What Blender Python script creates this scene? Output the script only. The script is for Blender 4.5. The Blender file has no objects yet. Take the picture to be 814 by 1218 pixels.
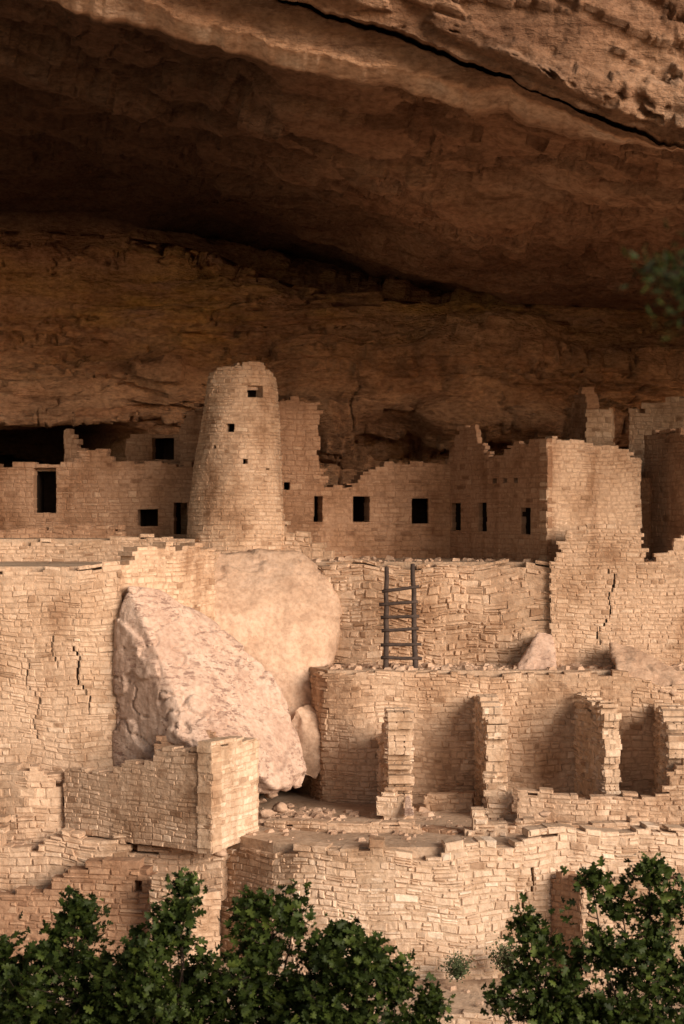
import bpy, bmesh, math, random
import numpy as np
from mathutils import Vector, Matrix
C = bpy.context.scene.collection
F = 2400.0
def X(px, Y): return (px-407)*Y/F
def Z(py, Y): return (609-py)*Y/F
def P(px, py, Y): return (X(px, Y), Y, Z(py, Y))
# ------------------------------------------------------------------ noise
def _h(i, j, k, seed):
    n = (i*374761393 + j*668265263 + k*2147483647 + seed*1274126177) & 0xffffffff
    n = ((n ^ (n >> 13))*1274126177) & 0xffffffff
    n = ((n ^ (n >> 16))*2246822519) & 0xffffffff
    return ((n ^ (n >> 15)) & 0xffffff)/float(0xffffff)*2-1
def vn(p, seed=0):
    i = np.floor(p).astype(np.int64); f = p-i; u = f*f*f*(f*(f*6-15)+10); r = 0
    for a in (0, 1):
        wa = u[:, 0] if a else 1-u[:, 0]
        for b in (0, 1):
            wb = u[:, 1] if b else 1-u[:, 1]
            for c in (0, 1):
                wc = u[:, 2] if c else 1-u[:, 2]
                r = r + wa*wb*wc*_h(i[:, 0]+a, i[:, 1]+b, i[:, 2]+c, seed)
    return r
def fbm(p, o=4, seed=0, g=0.5):
    r = 0; a = 1.0; q = np.array(p, float)
    for k in range(o):
        r = r + a*vn(q, seed+k*17); a *= g; q = q*2.03+11.3
    return r
def ss(x, a, b):
    t = np.clip((x-a)/(b-a), 0, 1); return t*t*(3-2*t)
# ------------------------------------------------------------------ materials
def nodes(name, rough=0.95):
    m = bpy.data.materials.new(name); m.use_nodes = True
    n = m.node_tree.nodes; l = m.node_tree.links; b = n['Principled BSDF']
    b.inputs['Roughness'].default_value = rough
    b.inputs['Specular IOR Level'].default_value = 0.15
    return m, n, l, b
def ramp(n, l, src, stops):
    r = n.new('ShaderNodeValToRGB'); e = r.color_ramp.elements
    while len(e) < len(stops): e.new(0.5)
    for q, (p, c) in zip(e, stops): q.position = p; q.color = (*c, 1) if len(c) == 3 else c
    l.new(src, r.inputs[0]); return r.outputs[0]
def noise(n, l, scale, detail=6, stretch=None, rough=0.6, dist=0):
    t = n.new('ShaderNodeNewGeometry'); o = t.outputs['Position']
    if stretch:
        mp = n.new('ShaderNodeMapping'); mp.inputs['Scale'].default_value = stretch[:3]
        if len(stretch) > 3: mp.inputs['Rotation'].default_value = (0, stretch[3], 0)
        l.new(o, mp.inputs[0]); o = mp.outputs[0]
    x = n.new('ShaderNodeTexNoise'); x.inputs['Scale'].default_value = scale
    x.inputs['Detail'].default_value = detail; x.inputs['Roughness'].default_value = rough
    x.inputs['Distortion'].default_value = dist
    l.new(o, x.inputs['Vector']); return x.outputs['Fac']
def mix(n, l, fac, a, b, mode='MIX'):
    m = n.new('ShaderNodeMix'); m.data_type = 'RGBA'; m.blend_type = mode
    for s, v in ((m.inputs[0], fac), (m.inputs[6], a), (m.inputs[7], b)):
        if hasattr(v, 'is_linked'): l.new(v, s)
        elif isinstance(v, tuple): s.default_value = (*v, 1)
        else: s.default_value = v
    return m.outputs[2]
def bump(n, l, b, parts):
    last = None
    for src, st, dist in parts:
        bp = n.new('ShaderNodeBump'); bp.inputs['Strength'].default_value = st; bp.inputs['Distance'].default_value = dist
        l.new(src, bp.inputs['Height'])
        if last: l.new(last, bp.inputs['Normal'])
        last = bp.outputs[0]
    l.new(last, b.inputs['Normal'])
def stone_mat(name, dark, mid, light, mortar):
    m, n, l, b = nodes(name)
    a = n.new('ShaderNodeAttribute'); a.attribute_name = 'Col'
    s = n.new('ShaderNodeSeparateColor'); l.new(a.outputs['Color'], s.inputs[0])
    c = ramp(n, l, s.outputs[0], [(0, dark), (.28, mid), (.75, mid), (1, light)])
    c = mix(n, l, s.outputs[1], c, mortar)
    big = ramp(n, l, noise(n, l, .5, 6), [(.3, (.60, .51, .44)), (.42, (.86, .81, .76)), (.52, (1, .985, .97)), (.72, (1.10, 1.09, 1.08))])
    c = mix(n, l, 1.0, c, big, 'MULTIPLY')
    st = ramp(n, l, noise(n, l, 1.6, 6, (1, 1, .22)), [(.50, (1, 1, 1)), (.72, (.58, .47, .39))])
    c = mix(n, l, .75, c, st, 'MULTIPLY')
    sm = ramp(n, l, noise(n, l, .9, 7, (1, 1, 1.3), .65), [(.54, (0, 0, 0)), (.64, (.6, .6, .6))])
    c = mix(n, l, sm, c, tuple(.5*x+.5*y for x, y in zip(mid, mortar)))
    fine = ramp(n, l, noise(n, l, 9, 8), [(.3, (.80, .76, .72)), (.6, (1.06, 1.06, 1.05))])
    c = mix(n, l, 1.0, c, fine, 'MULTIPLY')
    l.new(c, b.inputs['Base Color'])
    bump(n, l, b, [(noise(n, l, 5, 7), .7, .07), (noise(n, l, 24, 5), .5, .02)])
    return m
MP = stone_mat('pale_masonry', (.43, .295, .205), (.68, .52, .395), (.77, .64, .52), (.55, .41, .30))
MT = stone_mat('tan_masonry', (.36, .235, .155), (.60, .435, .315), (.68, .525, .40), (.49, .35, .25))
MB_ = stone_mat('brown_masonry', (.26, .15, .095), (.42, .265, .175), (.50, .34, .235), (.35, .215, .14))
def rock_mat(name, c0, c1, c2, flecks=0.0, stretch=(1, 1, 1)):
    m, n, l, b = nodes(name)
    c = ramp(n, l, noise(n, l, .8, 8, stretch), [(.3, c0), (.5, c1), (.7, c2)])
    fine = ramp(n, l, noise(n, l, 8, 8), [(.3, (.75, .7, .66)), (.6, (1.06, 1.05, 1.04))])
    c = mix(n, l, 1.0, c, fine, 'MULTIPLY')
    if flecks:
        f = ramp(n, l, noise(n, l, 4, 10, (.6, 1, 2.2, .75), .78), [(.52, (0, 0, 0)), (.56, (1, 1, 1))])
        g = ramp(n, l, noise(n, l, .9, 3), [(.40, (0, 0, 0)), (.52, (1, 1, 1))])
        f = mix(n, l, 1.0, f, g, 'MULTIPLY')
        c = mix(n, l, f, c, (.27, .17, .13))
    l.new(c, b.inputs['Base Color'])
    bump(n, l, b, [(noise(n, l, 3, 8), .6, .12), (noise(n, l, 18, 6), .5, .03)])
    return m
RB = rock_mat('pink_boulder_rock', (.44, .295, .225), (.56, .405, .32), (.62, .47, .38), .8)
RS = rock_mat('smooth_bedrock', (.40, .265, .185), (.54, .38, .275), (.60, .435, .33), 0, (1, 1, 1.6))
RG = rock_mat('rubble_rock', (.32, .205, .14), (.49, .34, .245), (.60, .45, .34))
SAND = rock_mat('sandy_floor', (.34, .235, .16), (.46, .335, .24), (.53, .40, .295))
def flat_mat(name, col, r=.9):
    m, n, l, b = nodes(name, r)
    c = ramp(n, l, noise(n, l, 6, 5), [(.3, tuple(x*.6 for x in col)), (.7, tuple(x*1.2 for x in col))])
    l.new(c, b.inputs['Base Color']); return m
ROOM_SHADE = flat_mat('dark_interior', (.03, .018, .012))  # near-black colour paints the shade of the rooms behind the openings
WOOD = flat_mat('weathered_dark_wood', (.07, .05, .042))
BARK = flat_mat('bark', (.045, .03, .022))
def cliff_mat():
    m, n, l, b = nodes('cliff_sandstone')
    a = n.new('ShaderNodeAttribute'); a.attribute_name = 'Col'
    s = n.new('ShaderNodeSeparateColor'); l.new(a.outputs['Color'], s.inputs[0])
    c = ramp(n, l, noise(n, l, .30, 9, (.7, 1, 2.4, .10), .6), [(.28, (.30, .15, .083)), (.45, (.52, .295, .175)), (.6, (.62, .38, .235)), (.75, (.70, .47, .32))])
    och = ramp(n, l, noise(n, l, .5, 6, (.5, 1, 1.8)), [(.42, (0, 0, 0)), (.6, (.85, .85, .85))])
    och = mix(n, l, 1.0, och, s.outputs[1], 'MULTIPLY')
    c = mix(n, l, och, c, (.72, .43, .14))
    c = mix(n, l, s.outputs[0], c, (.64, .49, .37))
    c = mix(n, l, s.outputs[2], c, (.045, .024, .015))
    fine = ramp(n, l, noise(n, l, 5, 9, (1, 1, 1.8)), [(.3, (.60, .55, .51)), (.6, (1.1, 1.1, 1.1))])
    c = mix(n, l, 1.0, c, fine, 'MULTIPLY')
    st = ramp(n, l, noise(n, l, 1.1, 6, (1, 1, .18)), [(.52, (1, 1, 1)), (.72, (.55, .47, .43))])
    c = mix(n, l, .4, c, st, 'MULTIPLY')
    hl = ramp(n, l, noise(n, l, .8, 8, (.35, 1, 4.0, .05), .65), [(.37, (.45, .38, .34)), (.42, (1, 1, 1))])
    c = mix(n, l, .55, c, hl, 'MULTIPLY')
    l.new(c, b.inputs['Base Color'])
    bump(n, l, b, [(noise(n, l, 1.6, 9, (1, 1, 2.6)), .9, .28), (noise(n, l, 9, 8, (1, 1, 1.5)), .8, .08)])
    return m
CL = cliff_mat()
def leaf_mat(name, d, m_, li):
    m, n, l, b = nodes(name, .55)
    a = n.new('ShaderNodeAttribute'); a.attribute_name = 'Col'
    s = n.new('ShaderNodeSeparateColor'); l.new(a.outputs['Color'], s.inputs[0])
    l.new(ramp(n, l, s.outputs[0], [(0, d), (.6, m_), (1, li)]), b.inputs['Base Color'])
    b.inputs['Specular IOR Level'].default_value = .15
    return m
LEAF = leaf_mat('oak_leaves', (.012, .020, .004), (.033, .050, .009), (.070, .094, .017))
LEAFN = leaf_mat('juniper_leaves', (.010, .016, .004), (.026, .040, .009), (.048, .070, .016))
LEAF2 = leaf_mat('shrub_leaves', (.05, .07, .03), (.09, .11, .05), (.14, .16, .08))
# ------------------------------------------------------------------ object helpers
def mesh_obj(name, v, f, mat, parent=None, col=None, smooth=False):
    me = bpy.data.meshes.new(name); me.from_pydata([tuple(p) for p in v], [], f); me.update()
    if col is not None:
        at = me.color_attributes.new('Col', 'FLOAT_COLOR', 'POINT')
        at.data.foreach_set('color', np.asarray(col, dtype=np.float32).ravel())
    me.materials.append(mat)
    if smooth: me.polygons.foreach_set('use_smooth', [True]*len(me.polygons))
    o = bpy.data.objects.new(name, me); C.objects.link(o)
    if parent is not None:
        o.parent = parent; o.matrix_parent_inverse = Matrix.Translation(-parent.location)
    return o
def tag(o, label, cat, group=None):
    o['label'] = label; o['category'] = cat
    if group: o['group'] = group
    return o
def thing(name, label, cat, loc=(0, 0, 0), group=None):
    o = bpy.data.objects.new(name, None); C.objects.link(o); o.location = loc; o.empty_display_size = .3
    return tag(o, label, cat, group)
# ------------------------------------------------------------------ masonry
class Acc:
    def __init__(s): s.v = []; s.f = []; s.c = []
    def build(s, name, mat, parent=None): return mesh_obj(name, s.v, s.f, mat, parent, s.c)
def course_wall(acc, M, L, ztop, zbase, zlo, zhi, th, ops, sw, sh, jit, seed, wave=.05, gap=.008, endj=.035, split=.12, spread=1.0, deep=1, plaster=.3, rag=.08, cracks=()):
    R = random.Random(seed); ph = [R.uniform(0, 6) for _ in range(6)]; jit *= .68
    edges = sorted([o[2] for o in ops]+[o[3] for o in ops])
    def wv(s_, z): return wave*(math.sin(1.1*s_+ph[0]+z*.4)*.6+math.sin(2.9*s_+ph[1]+z*1.3)*.4)*(0.25 if ops else 1)
    def pn(s_, z): return math.sin(.9*s_+ph[2]+1.1*math.sin(.8*z+ph[3]))+math.sin(1.3*z+ph[4]+1.4*math.sin(.7*s_+ph[5]))+.5*math.sin(3.1*s_+2.3*z)
    def cell(a, b, z0, z1, r, da, db):
        pl = pn((a+b)/2, (z0+z1)/2)+R.uniform(-.5, .5) > 1.9-plaster*2
        n = len(acc.v); m = .005+jit*.18
        if pl: m = min(m, .002)-R.random()*jit*.45
        for d in (da+m, db-m):
            for (s_, z) in ((a, z0), (b, z0), (b, z1), (a, z1)):
                acc.v.append(M(s_, d, z+wv(s_, z))); acc.c.append((r, 1, 0, 1))
        acc.f += [(n, n+1, n+2, n+3), (n+7, n+6, n+5, n+4), (n, n+4, n+5, n+1), (n+1, n+5, n+6, n+2), (n+2, n+6, n+7, n+3), (n+3, n+7, n+4, n)]
        n = len(acc.v); g = gap; d0 = da-R.random()**1.5*jit; ch = .012+jit*.3; j = min(.028, (z1-z0)*.18)
        tl = R.uniform(-.35, .35)*jit; tz = R.uniform(-.3, .3)*jit
        sh_ = R.random()**3*(z1-z0)*.25
        a2, b2, y0, y1 = a+g*R.uniform(.4, 2), b-g*R.uniform(.4, 2), z0+g*R.uniform(.3, 1.2), z1-g*R.uniform(.3, 1.2)-sh_
        q = [(a2+R.uniform(-j, j), y0+R.uniform(-j, j)), (b2+R.uniform(-j, j), y0+R.uniform(-j, j)), (b2+R.uniform(-j, j), y1+R.uniform(-j, j)), (a2+R.uniform(-j, j), y1+R.uniform(-j, j))]
        cx = (a+b)/2; cz = (z0+z1)/2
        kx = 1-2*ch*1.3/max(b-a, .06); kz = 1-2*ch/max(z1-z0, .06)
        for k, (s_, z) in enumerate(q): acc.v.append(M(cx+(s_-cx)*kx, d0+(tl if k in (0, 3) else -tl)+(tz if k < 2 else -tz), cz+(z-cz)*kz+wv(s_, z)))
        for (s_, z) in q: acc.v.append(M(s_, da+ch*.7+.003, z+wv(s_, z)))
        d1 = db+R.random()*jit
        for (s_, z) in q: acc.v.append(M(s_, d1, z+wv(s_, z)))
        acc.c += [(r, 0, 0, 1)]*12
        acc.f.append((n, n+1, n+2, n+3))
        for o in (0, 4):
            for k in range(4):
                k2 = (k+1) % 4; acc.f.append((n+o+k, n+o+4+k, n+o+4+k2, n+o+k2))
        acc.f.append((n+11, n+10, n+9, n+8))
    def block(a, b, z0, z1, r):
        if deep == 1: cell(a, b, z0, z1, r, 0, th); return
        cuts = [0]+sorted(R.uniform((i-.2)/deep, (i+.2)/deep)*th for i in range(1, deep))+[th]
        if R.random() < .3: cuts = [0, th]
        for i in range(len(cuts)-1): cell(a, b, z0, z1, min(1, max(0, r+R.uniform(-.2, .2))), cuts[i], cuts[i+1])
    z = zlo
    while z < zhi+.1:
        h = R.uniform(*sh)
        for e in edges:
            if z+.05 < e < z+h+.03: h = e-z; break
        s_ = -R.uniform(0, sw[1]); row = R.uniform(-.1, .1)
        cuts_ = list(ops)
        for (cs, c0, c1, cw_) in cracks:
            if c0 < z < c1:
                x_ = cs+.18*math.sin(z*2.1)+.09*math.sin(z*6.3+1)+R.uniform(-.04, .04); cuts_.append((x_, x_+cw_*R.uniform(.6, 1.4), z-1, z+1))
        while s_ < L-.01:
            w = R.uniform(*sw)
            if R.random() < .12: w *= 1.4
            a = max(s_, 0); b = s_+w
            if L-b < sw[0]*.5: b = L
            s_ = b
            if b-a < .05: continue
            if a == 0: a = R.uniform(-1, 1)*endj
            if b == L: b = L+R.uniform(-1, 1)*endj
            segs = [(a, b)]
            for (oa, ob, o0, o1) in cuts_:
                if o0 < z+h*.5 < o1:
                    ns = []
                    for (p, q) in segs:
                        if q <= oa or p >= ob: ns.append((p, q)); continue
                        if p < oa-.03: ns.append((p, oa))
                        if q > ob+.03: ns.append((ob, q))
                    segs = ns
            for (p, q) in segs:
                if q-p < .03: continue
                md = min(max((p+q)/2, 0), L); zt_ = ztop(md)-R.random()**2*rag*1.3+.02
                if z+h*.6 > zt_ or z+h*.6 < zbase(md): continue
                hh = h
                if z+h*1.6 > zt_ and R.random() < .7: hh = h*R.uniform(.45, 1)      # worn, lower cap stones
                r = min(max(R.gauss(.5+row, .24)*spread+(1-spread)*.5, 0), 1)
                if R.random() < split and hh > .12:
                    k = R.uniform(.35, .65)
                    if R.random() < .5 and q-p > .3:
                        c_ = p+(q-p)*R.uniform(.35, .65); block(p, c_, z, z+hh*k, r); block(c_, q, z, z+hh*k, 1-r); block(p, q, z+hh*k, z+hh, min(1, r+.1))
                    else: block(p, q, z, z+hh*k, r); block(p, q, z+hh*k, z+hh, min(1, r+.1))
                else: block(p, q, z, z+hh, r)
        z += h
def prof(pr, amp, seed):
    xs = [p[0] for p in pr]; ys = [p[1] for p in pr]
    return lambda px: float(np.interp(px, xs, ys))+amp*math.sin(px*.31+seed)*math.sin(px*.117+seed*2)
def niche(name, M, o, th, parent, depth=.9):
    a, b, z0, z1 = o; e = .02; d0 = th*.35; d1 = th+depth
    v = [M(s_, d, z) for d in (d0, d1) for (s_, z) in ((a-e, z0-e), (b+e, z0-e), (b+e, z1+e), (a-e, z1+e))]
    return mesh_obj(name, v, [(4, 5, 6, 7), (0, 1, 5, 4), (1, 2, 6, 5), (2, 3, 7, 6), (3, 0, 4, 7)], ROOM_SHADE, parent)
SEED = [1]
def wall(path, top, base, th=.4, ops=(), sw=(.16, .40), sh=(.10, .19), jit=.03, mat=MP, name='wall', parent=None, acc=None, amp=1.5, opname='window', **kw):
    SEED[0] += 1; seed = SEED[0]
    pts = np.array([(X(p, Y), Y) for p, Y in path]); seg = np.diff(pts, axis=0); ln = np.hypot(seg[:, 0], seg[:, 1])
    cum = np.concatenate([[0], np.cumsum(ln)]); L = cum[-1]
    nrm = np.stack([-seg[:, 1], seg[:, 0]], 1)/ln[:, None]
    vnr = np.array([nrm[0]]+[(nrm[i]+nrm[i+1])/2 for i in range(len(nrm)-1)]+[nrm[-1]])
    def at(s_):
        x = np.interp(s_, cum, pts[:, 0]); y = np.interp(s_, cum, pts[:, 1])
        if s_ < 0: x += seg[0, 0]/ln[0]*s_; y += seg[0, 1]/ln[0]*s_
        if s_ > L: x += seg[-1, 0]/ln[-1]*(s_-L); y += seg[-1, 1]/ln[-1]*(s_-L)
        return x, y
    def M(s_, d, z):
        x, y = at(s_); nx = np.interp(s_, cum, vnr[:, 0]); ny = np.interp(s_, cum, vnr[:, 1])
        return (float(x+nx*d), float(y+ny*d), float(z))
    N = int(L/.08)+3; S = np.linspace(0, L, N)
    A = np.array([at(s_) for s_ in S]); PX = 407+F*A[:, 0]/A[:, 1]
    tf = prof(top, amp, seed); ZT = np.array([Z(tf(p), y) for p, y in zip(PX, A[:, 1])])
    if isinstance(base, (int, float)): ZB = np.full(N, float(base))
    else:
        bf = prof(base, 0, 0); ZB = np.array([Z(bf(p), y) for p, y in zip(PX, A[:, 1])])
    O = []
    for (x0, y0, x1, y1) in ops:
        sa = np.interp(x0, PX, S); sb = np.interp(x1, PX, S); yy = at((sa+sb)/2)[1]
        O.append((float(sa), float(sb), Z(y1, yy), Z(y0, yy)))
    if 'cracks' in kw:
        cc = []
        for (cx, y0, y1, wd) in kw['cracks']:
            s0 = float(np.interp(cx, PX, S)); yy = at(s0)[1]; cc.append((s0, Z(y1, yy), Z(y0, yy), wd))
        kw['cracks'] = cc
    own = acc is None
    if own: acc = Acc()
    course_wall(acc, M, L, lambda s_: float(np.interp(s_, S, ZT)), lambda s_: float(np.interp(s_, S, ZB)), ZB.min()-.02, ZT.max(), th, O, sw, sh, jit, seed, **kw)
    for k, o in enumerate(O):
        nm = opname if isinstance(opname, str) else opname[k]
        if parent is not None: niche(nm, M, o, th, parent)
    return acc.build(name, mat, parent) if own else None
def single(name, label, cat, *a, **k):
    o = wall(*a, name=name, **k); return tag(o, label, cat)
def prism(name, poly, zt, zb, mat, parent=None, struct=False):
    n = len(poly); v = [(x, y, zt) for x, y in poly]+[(x, y, zb) for x, y in poly]
    f = [tuple(range(n)), tuple(range(2*n-1, n-1, -1))]+[(i, i+n, (i+1) % n+n, (i+1) % n) for i in range(n)]
    o = mesh_obj(name, v, f, mat, parent)
    if struct: o['kind'] = 'structure'
    return o
# ------------------------------------------------------------------ ground and terraces
def terrain():
    xs = np.concatenate([np.linspace(-400, -40, 20), np.linspace(-38, 38, 153), np.linspace(40, 400, 20)])
    ys = np.concatenate([np.linspace(-400, -12, 20), np.linspace(-10, 56, 170), np.linspace(60, 120, 8)])
    xx, yy = np.meshgrid(xs, ys); p = np.stack([xx.ravel(), yy.ravel(), np.zeros(xx.size)], 1)
    z = np.interp(p[:, 1], [-400, -5, 4, 12, 24, 34, 42, 43.5, 46.5, 48, 120], [2, -1.7, -1.75, -8, -13.5, -13.6, -12, -11.25, -10.9, -10.85, -10.9])
    z = z+fbm(p*.25, 4, 3)*.25*ss(np.abs(p[:, 1]-2), 3, 8)*(1-.8*ss(p[:, 1], 40, 44))+fbm(p*1.7, 3, 9)*.04
    p[:, 2] = z; w = len(xs)
    f = [(j*w+i, j*w+i+1, (j+1)*w+i+1, (j+1)*w+i) for j in range(len(ys)-1) for i in range(w-1)]
    o = mesh_obj('ground', p, f, SAND, smooth=True); o['kind'] = 'structure'
terrain()
def q(px, Y): return (X(px, Y), Y)
T3, T2, T1 = -1.42, -4.31, -7.86
prism('upper_terrace_ground', [(-40, 53.5), q(-90, 53), q(0, 52.5), q(143, 52.4), q(250, 55.5), q(262, 57.9), q(372, 57.8), q(655, 56.9), (40, 56.4), (40, 76), (-40, 76)], T3, -13, SAND, struct=True)
prism('middle_terrace_ground', [q(340, 57.5), q(376, 55.8), q(390, 54.9), q(600, 54.8), (40, 54.3), (40, 58), q(340, 58.5)], T2, -13, SAND, struct=True)
prism('plaza_ground', [q(80, 50.6), q(262, 49.5), q(325, 48.0), q(380, 47.5), q(450, 47.3), q(550, 47.35), q(620, 47.7), q(655, 48.1), (40, 48.3), (40, 57), q(80, 57)], T1, -13, SAND, struct=True)
prism('lower_ledge_ground', [(-40, 50.9), q(86, 50.6), q(90, 53.2), (-40, 53.2)], -6.85, -13, SAND, struct=True)
prism('foot_ledge_ground', [(-40, 50.3), q(-90, 50.0), q(50, 49.8), q(262, 49.2), q(262, 51), (-40, 51)], -8.3, -13, SAND, struct=True)
prism('bottom_ledge_ground', [(-40, 49.3), q(0, 49.0), q(262, 48.8), q(262, 50), (-40, 50)], -9.3, -13, SAND, struct=True)
prism('back_ledge_ground', [(-40, 58.3), q(232, 58), q(232, 76), (-40, 76)], -.78, -6, SAND, struct=True)
# ------------------------------------------------------------------ cliff
def cliff():
    cp = [-2600, -900, -200, 0, 90, 150, 250, 330, 400, 480, 560, 640, 740, 814, 1000, 1700, 3400]
    n = len(cp); K = lambda v: [v]*n
    r = []
    r.append((K(800), K(71)))
    r.append((K(556), [76, 76, 78, 79, 78, 70, 69, 69, 69.4, 69.6, 69.6, 69.4, 69, 68.5, 68.5, 68.5, 68.5]))
    r.append(([510]*4+[510, 520, 525, 520, 512, 508, 508, 510, 512, 512, 512, 512, 512], [75, 75, 77, 78, 77, 69.5, 69, 69, 71, 71.8, 71.8, 71.2, 70, 69, 69, 69, 69]))
    r.append(([503]*4+[503, 505, 500, 495, 486, 486, 494, 498, 500, 500, 500, 500, 500], [67.4, 67.4, 67, 66.8, 67, 68.2, 68.5, 68.2, 67.2, 66.4, 66.4, 66.8, 67.4, 68, 68, 68, 68]))
    r.append((K(445), [68]*7+[68.3, 67.6, 67.3, 67.3, 67.4, 67.6, 68, 68, 68, 68]))
    r.append((K(400), K(68.9)))
    wt = [262, 268, 268, 268, 270, 275, 292, 330, 346, 354, 362, 368, 378, 385, 400, 430, 450]
    r.append((wt, K(69.2)))
    r.append(([w-d for w, d in zip(wt, [5, 5, 5, 5, 5, 6, 12, 28, 28, 16, 10, 6, 4, 5, 6, 5, 5])], [69.8, 69.8, 69.8, 69.8, 69.8, 70, 73, 76, 76, 75, 73.5, 71, 70, 70, 70, 70, 70]))
    r.append(([w-d for w, d in zip(wt, [14, 14, 16, 16, 18, 20, 28, 46, 42, 26, 14, 9, 8, 8, 9, 10, 10])], [69, 69, 69, 69, 69, 69, 68.5, 67, 66, 65.5, 66, 66.8, 67.5, 67.5, 67.5, 67.5, 67.5]))
    r.append(([150, 150, 150, 150, 150, 155, 190, 210, 235, 262, 285, 300, 318, 325, 345, 380, 400], K(60)))
    r.append(([40, 45, 50, 52, 65, 78, 110, 132, 155, 175, 194, 210, 235, 252, 285, 330, 350], K(51)))
    lip = [-140, -80, -45, -14, 10, 26, 54, 80, 100, 112, 121, 138, 167, 184, 225, 300, 330]
    th = [101, 101, 101, 101, 95, 86, 82, 80, 76, 62, 44, 28, 12, 10, 10, 10, 10]
    r.append((lip, K(46)))
    r.append(([a-min(24, .5*b) for a, b in zip(lip, th)], K(45.3)))
    up = [a-b for a, b in zip(lip, th)]
    r.append((up, [45.0]*11+[45.1]*6))
    r.append(([u-2 for u in up], [46.6]*12+[46.2, 45.15, 45.1, 45.1, 45.1]))
    r.append(([u-9 for u in up], [44.2]*12+[44.5, 45, 45, 45, 45]))
    r.append(([u-50 for u in up], K(44.0)))
    r.append((K(-240), K(43.8))); r.append((K(-700), K(46))); r.append((K(-1500), K(56)))
    px = np.concatenate([np.linspace(-2600, -80, 60), np.linspace(-70, 884, 500), np.linspace(900, 3400, 60)])
    nr = [10, 24, 18, 50, 50, 66, 12, 14, 54, 50, 46, 16, 20, 5, 8, 26, 74, 20, 20]
    def ci(v):
        s_ = 0
        for o in (-24, -12, 0, 12, 24): s_ = s_+np.interp(px+o, cp, v)
        return s_/5
    rows = [(ci(a), ci(b)) for a, b in r]
    PY = []; D = []; T = []
    for k in range(len(rows)-1):
        m = nr[k]
        for i in range(m):
            t = i/m; PY.append(rows[k][0]*(1-t)+rows[k+1][0]*t); D.append(rows[k][1]*(1-t)+rows[k+1][1]*t); T.append(k+t)
    PY.append(rows[-1][0]); D.append(rows[-1][1]); T.append(len(rows)-1.0)
    PY = np.array(PY); D = np.array(D); T = np.array(T)
    lipw = np.exp(-((T-11.9)/1.3)**4)[:, None]
    wob = fbm(np.stack([px*.018, px*0, px*0], 1), 5, 201, .55)*7+fbm(np.stack([px*.1, px*0, px*0], 1), 2, 211)*1.6
    crw = np.exp(-((T-14.0)/1.6)**4)[:, None]
    wob2 = fbm(np.stack([px*.025, px*0, px*0+5], 1), 5, 221, .6)*5
    PY = PY+lipw*wob[None, :]*(1-crw)+crw*wob2[None, :]
    G = np.stack([(px[None, :]-407)*D/F, D, (609-PY)*D/F], -1)
    gu = np.gradient(G, axis=1); gv = np.gradient(G, axis=0)
    N = np.cross(gu, gv); N /= np.linalg.norm(N, axis=2, keepdims=True)+1e-9
    crk = np.exp(-((T-13.2)/2.0)**6)[:, None, None]
    N = N*(1-crk)+crk*np.array([0, -1.0, 0])
    p = G.reshape(-1, 3); tt = np.repeat(T, len(px)); pxx = np.tile(px, len(T))
    edge = np.exp(-((tt-12.6)/2.0)**4)
    rec = 1-.85*np.exp(-((tt-2.0)/1.1)**4)*(1-ss(pxx, 130, 200))
    d = fbm(p*.22, 5, 5)*.55*(1-.8*edge)*rec
    lw = (1-ss(tt, 5.5, 7.5))*rec
    ledge = fbm(p*np.array([.09, .2, .55])+p[:, [0]]*np.array([[0, 0, .04]]), 6, 31, .52)
    led2 = fbm(p*np.array([.12, .2, 1.3])+p[:, [0]]*np.array([[0, 0, -.06]]), 5, 131, .5)
    led3 = fbm(p*np.array([.15, .2, 1.9])+p[:, [0]]*np.array([[0, 0, .1]]), 5, 141, .5)
    low = np.exp(-((tt-2.2)/1.0)**4)*ss(pxx, 330, 400)*(1-ss(pxx, 700, 780))
    d += lw*(.52*ss(ledge, .05, .07)+.46*ss(ledge, .40, .42)-.34*ss(-ledge, .3, .325)+.10*fbm(p*np.array([.5, .5, .9]), 4, 33)+.30*ss(led2, .1, .12)+.18*ss(led3, .2, .22))
    d += low*(.5*ss(led3, -.1, -.07)+.4*ss(led2, .3, .32))
    cr = np.abs(fbm(p*np.array([.16, .3, .5])+7, 5, 77, .55)); d -= .45*(1-ss(cr, 0, .025))*(1-edge)*(.3+.7*lw)*rec
    cr2 = np.abs(fbm(p*np.array([.35, .3, .25])+3, 4, 97, .55)); d -= .25*(1-ss(cr2, 0, .03))*ss(fbm(p*.3, 2, 4), .1, .3)*lw
    cw = ss(tt, 8, 9)*(1-ss(tt, 10.7, 11))
    lay = fbm(p*np.array([.10, .28, .28])+p[:, [0]]*np.array([[0, 0, .1]]), 5, 55)
    lay2 = fbm(p*np.array([.22, .5, .5])+p[:, [0]]*np.array([[0, .2, -.1]]), 5, 155)
    d += cw*(.45*ss(lay, 0, .03)+.4*ss(lay, .4, .425)-.35*ss(-lay, .3, .325)+.28*ss(lay2, .1, .12)+.2*ss(-lay2, .3, .32)+.16*fbm(p*.9, 4, 66))
    uw = ss(tt, 15, 15.6)
    sl = p[:, 2]+p[:, 0]*.42
    ul = fbm(np.stack([p[:, 0]*.18, p[:, 1]*.3, sl*.8], 1), 6, 63, .5); d += uw*(.28*ss(ul, -.02, .03)+.28*ss(ul, .35, .4)+.10*fbm(p*1.1, 4, 65))
    pit = fbm(p*2.2, 3, 21); rgh = ss(pxx, 560, 760)
    d += .03*pit-uw*.12*ss(pit, .3, .6)*rgh-lw*.16*ss(pit, .25, .5)*ss(pxx, 480, 600)*(1-ss(tt, 4.8, 5.4))*ss(tt, 3.2, 3.6)
    p = p+N.reshape(-1, 3)*d[:, None]
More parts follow.
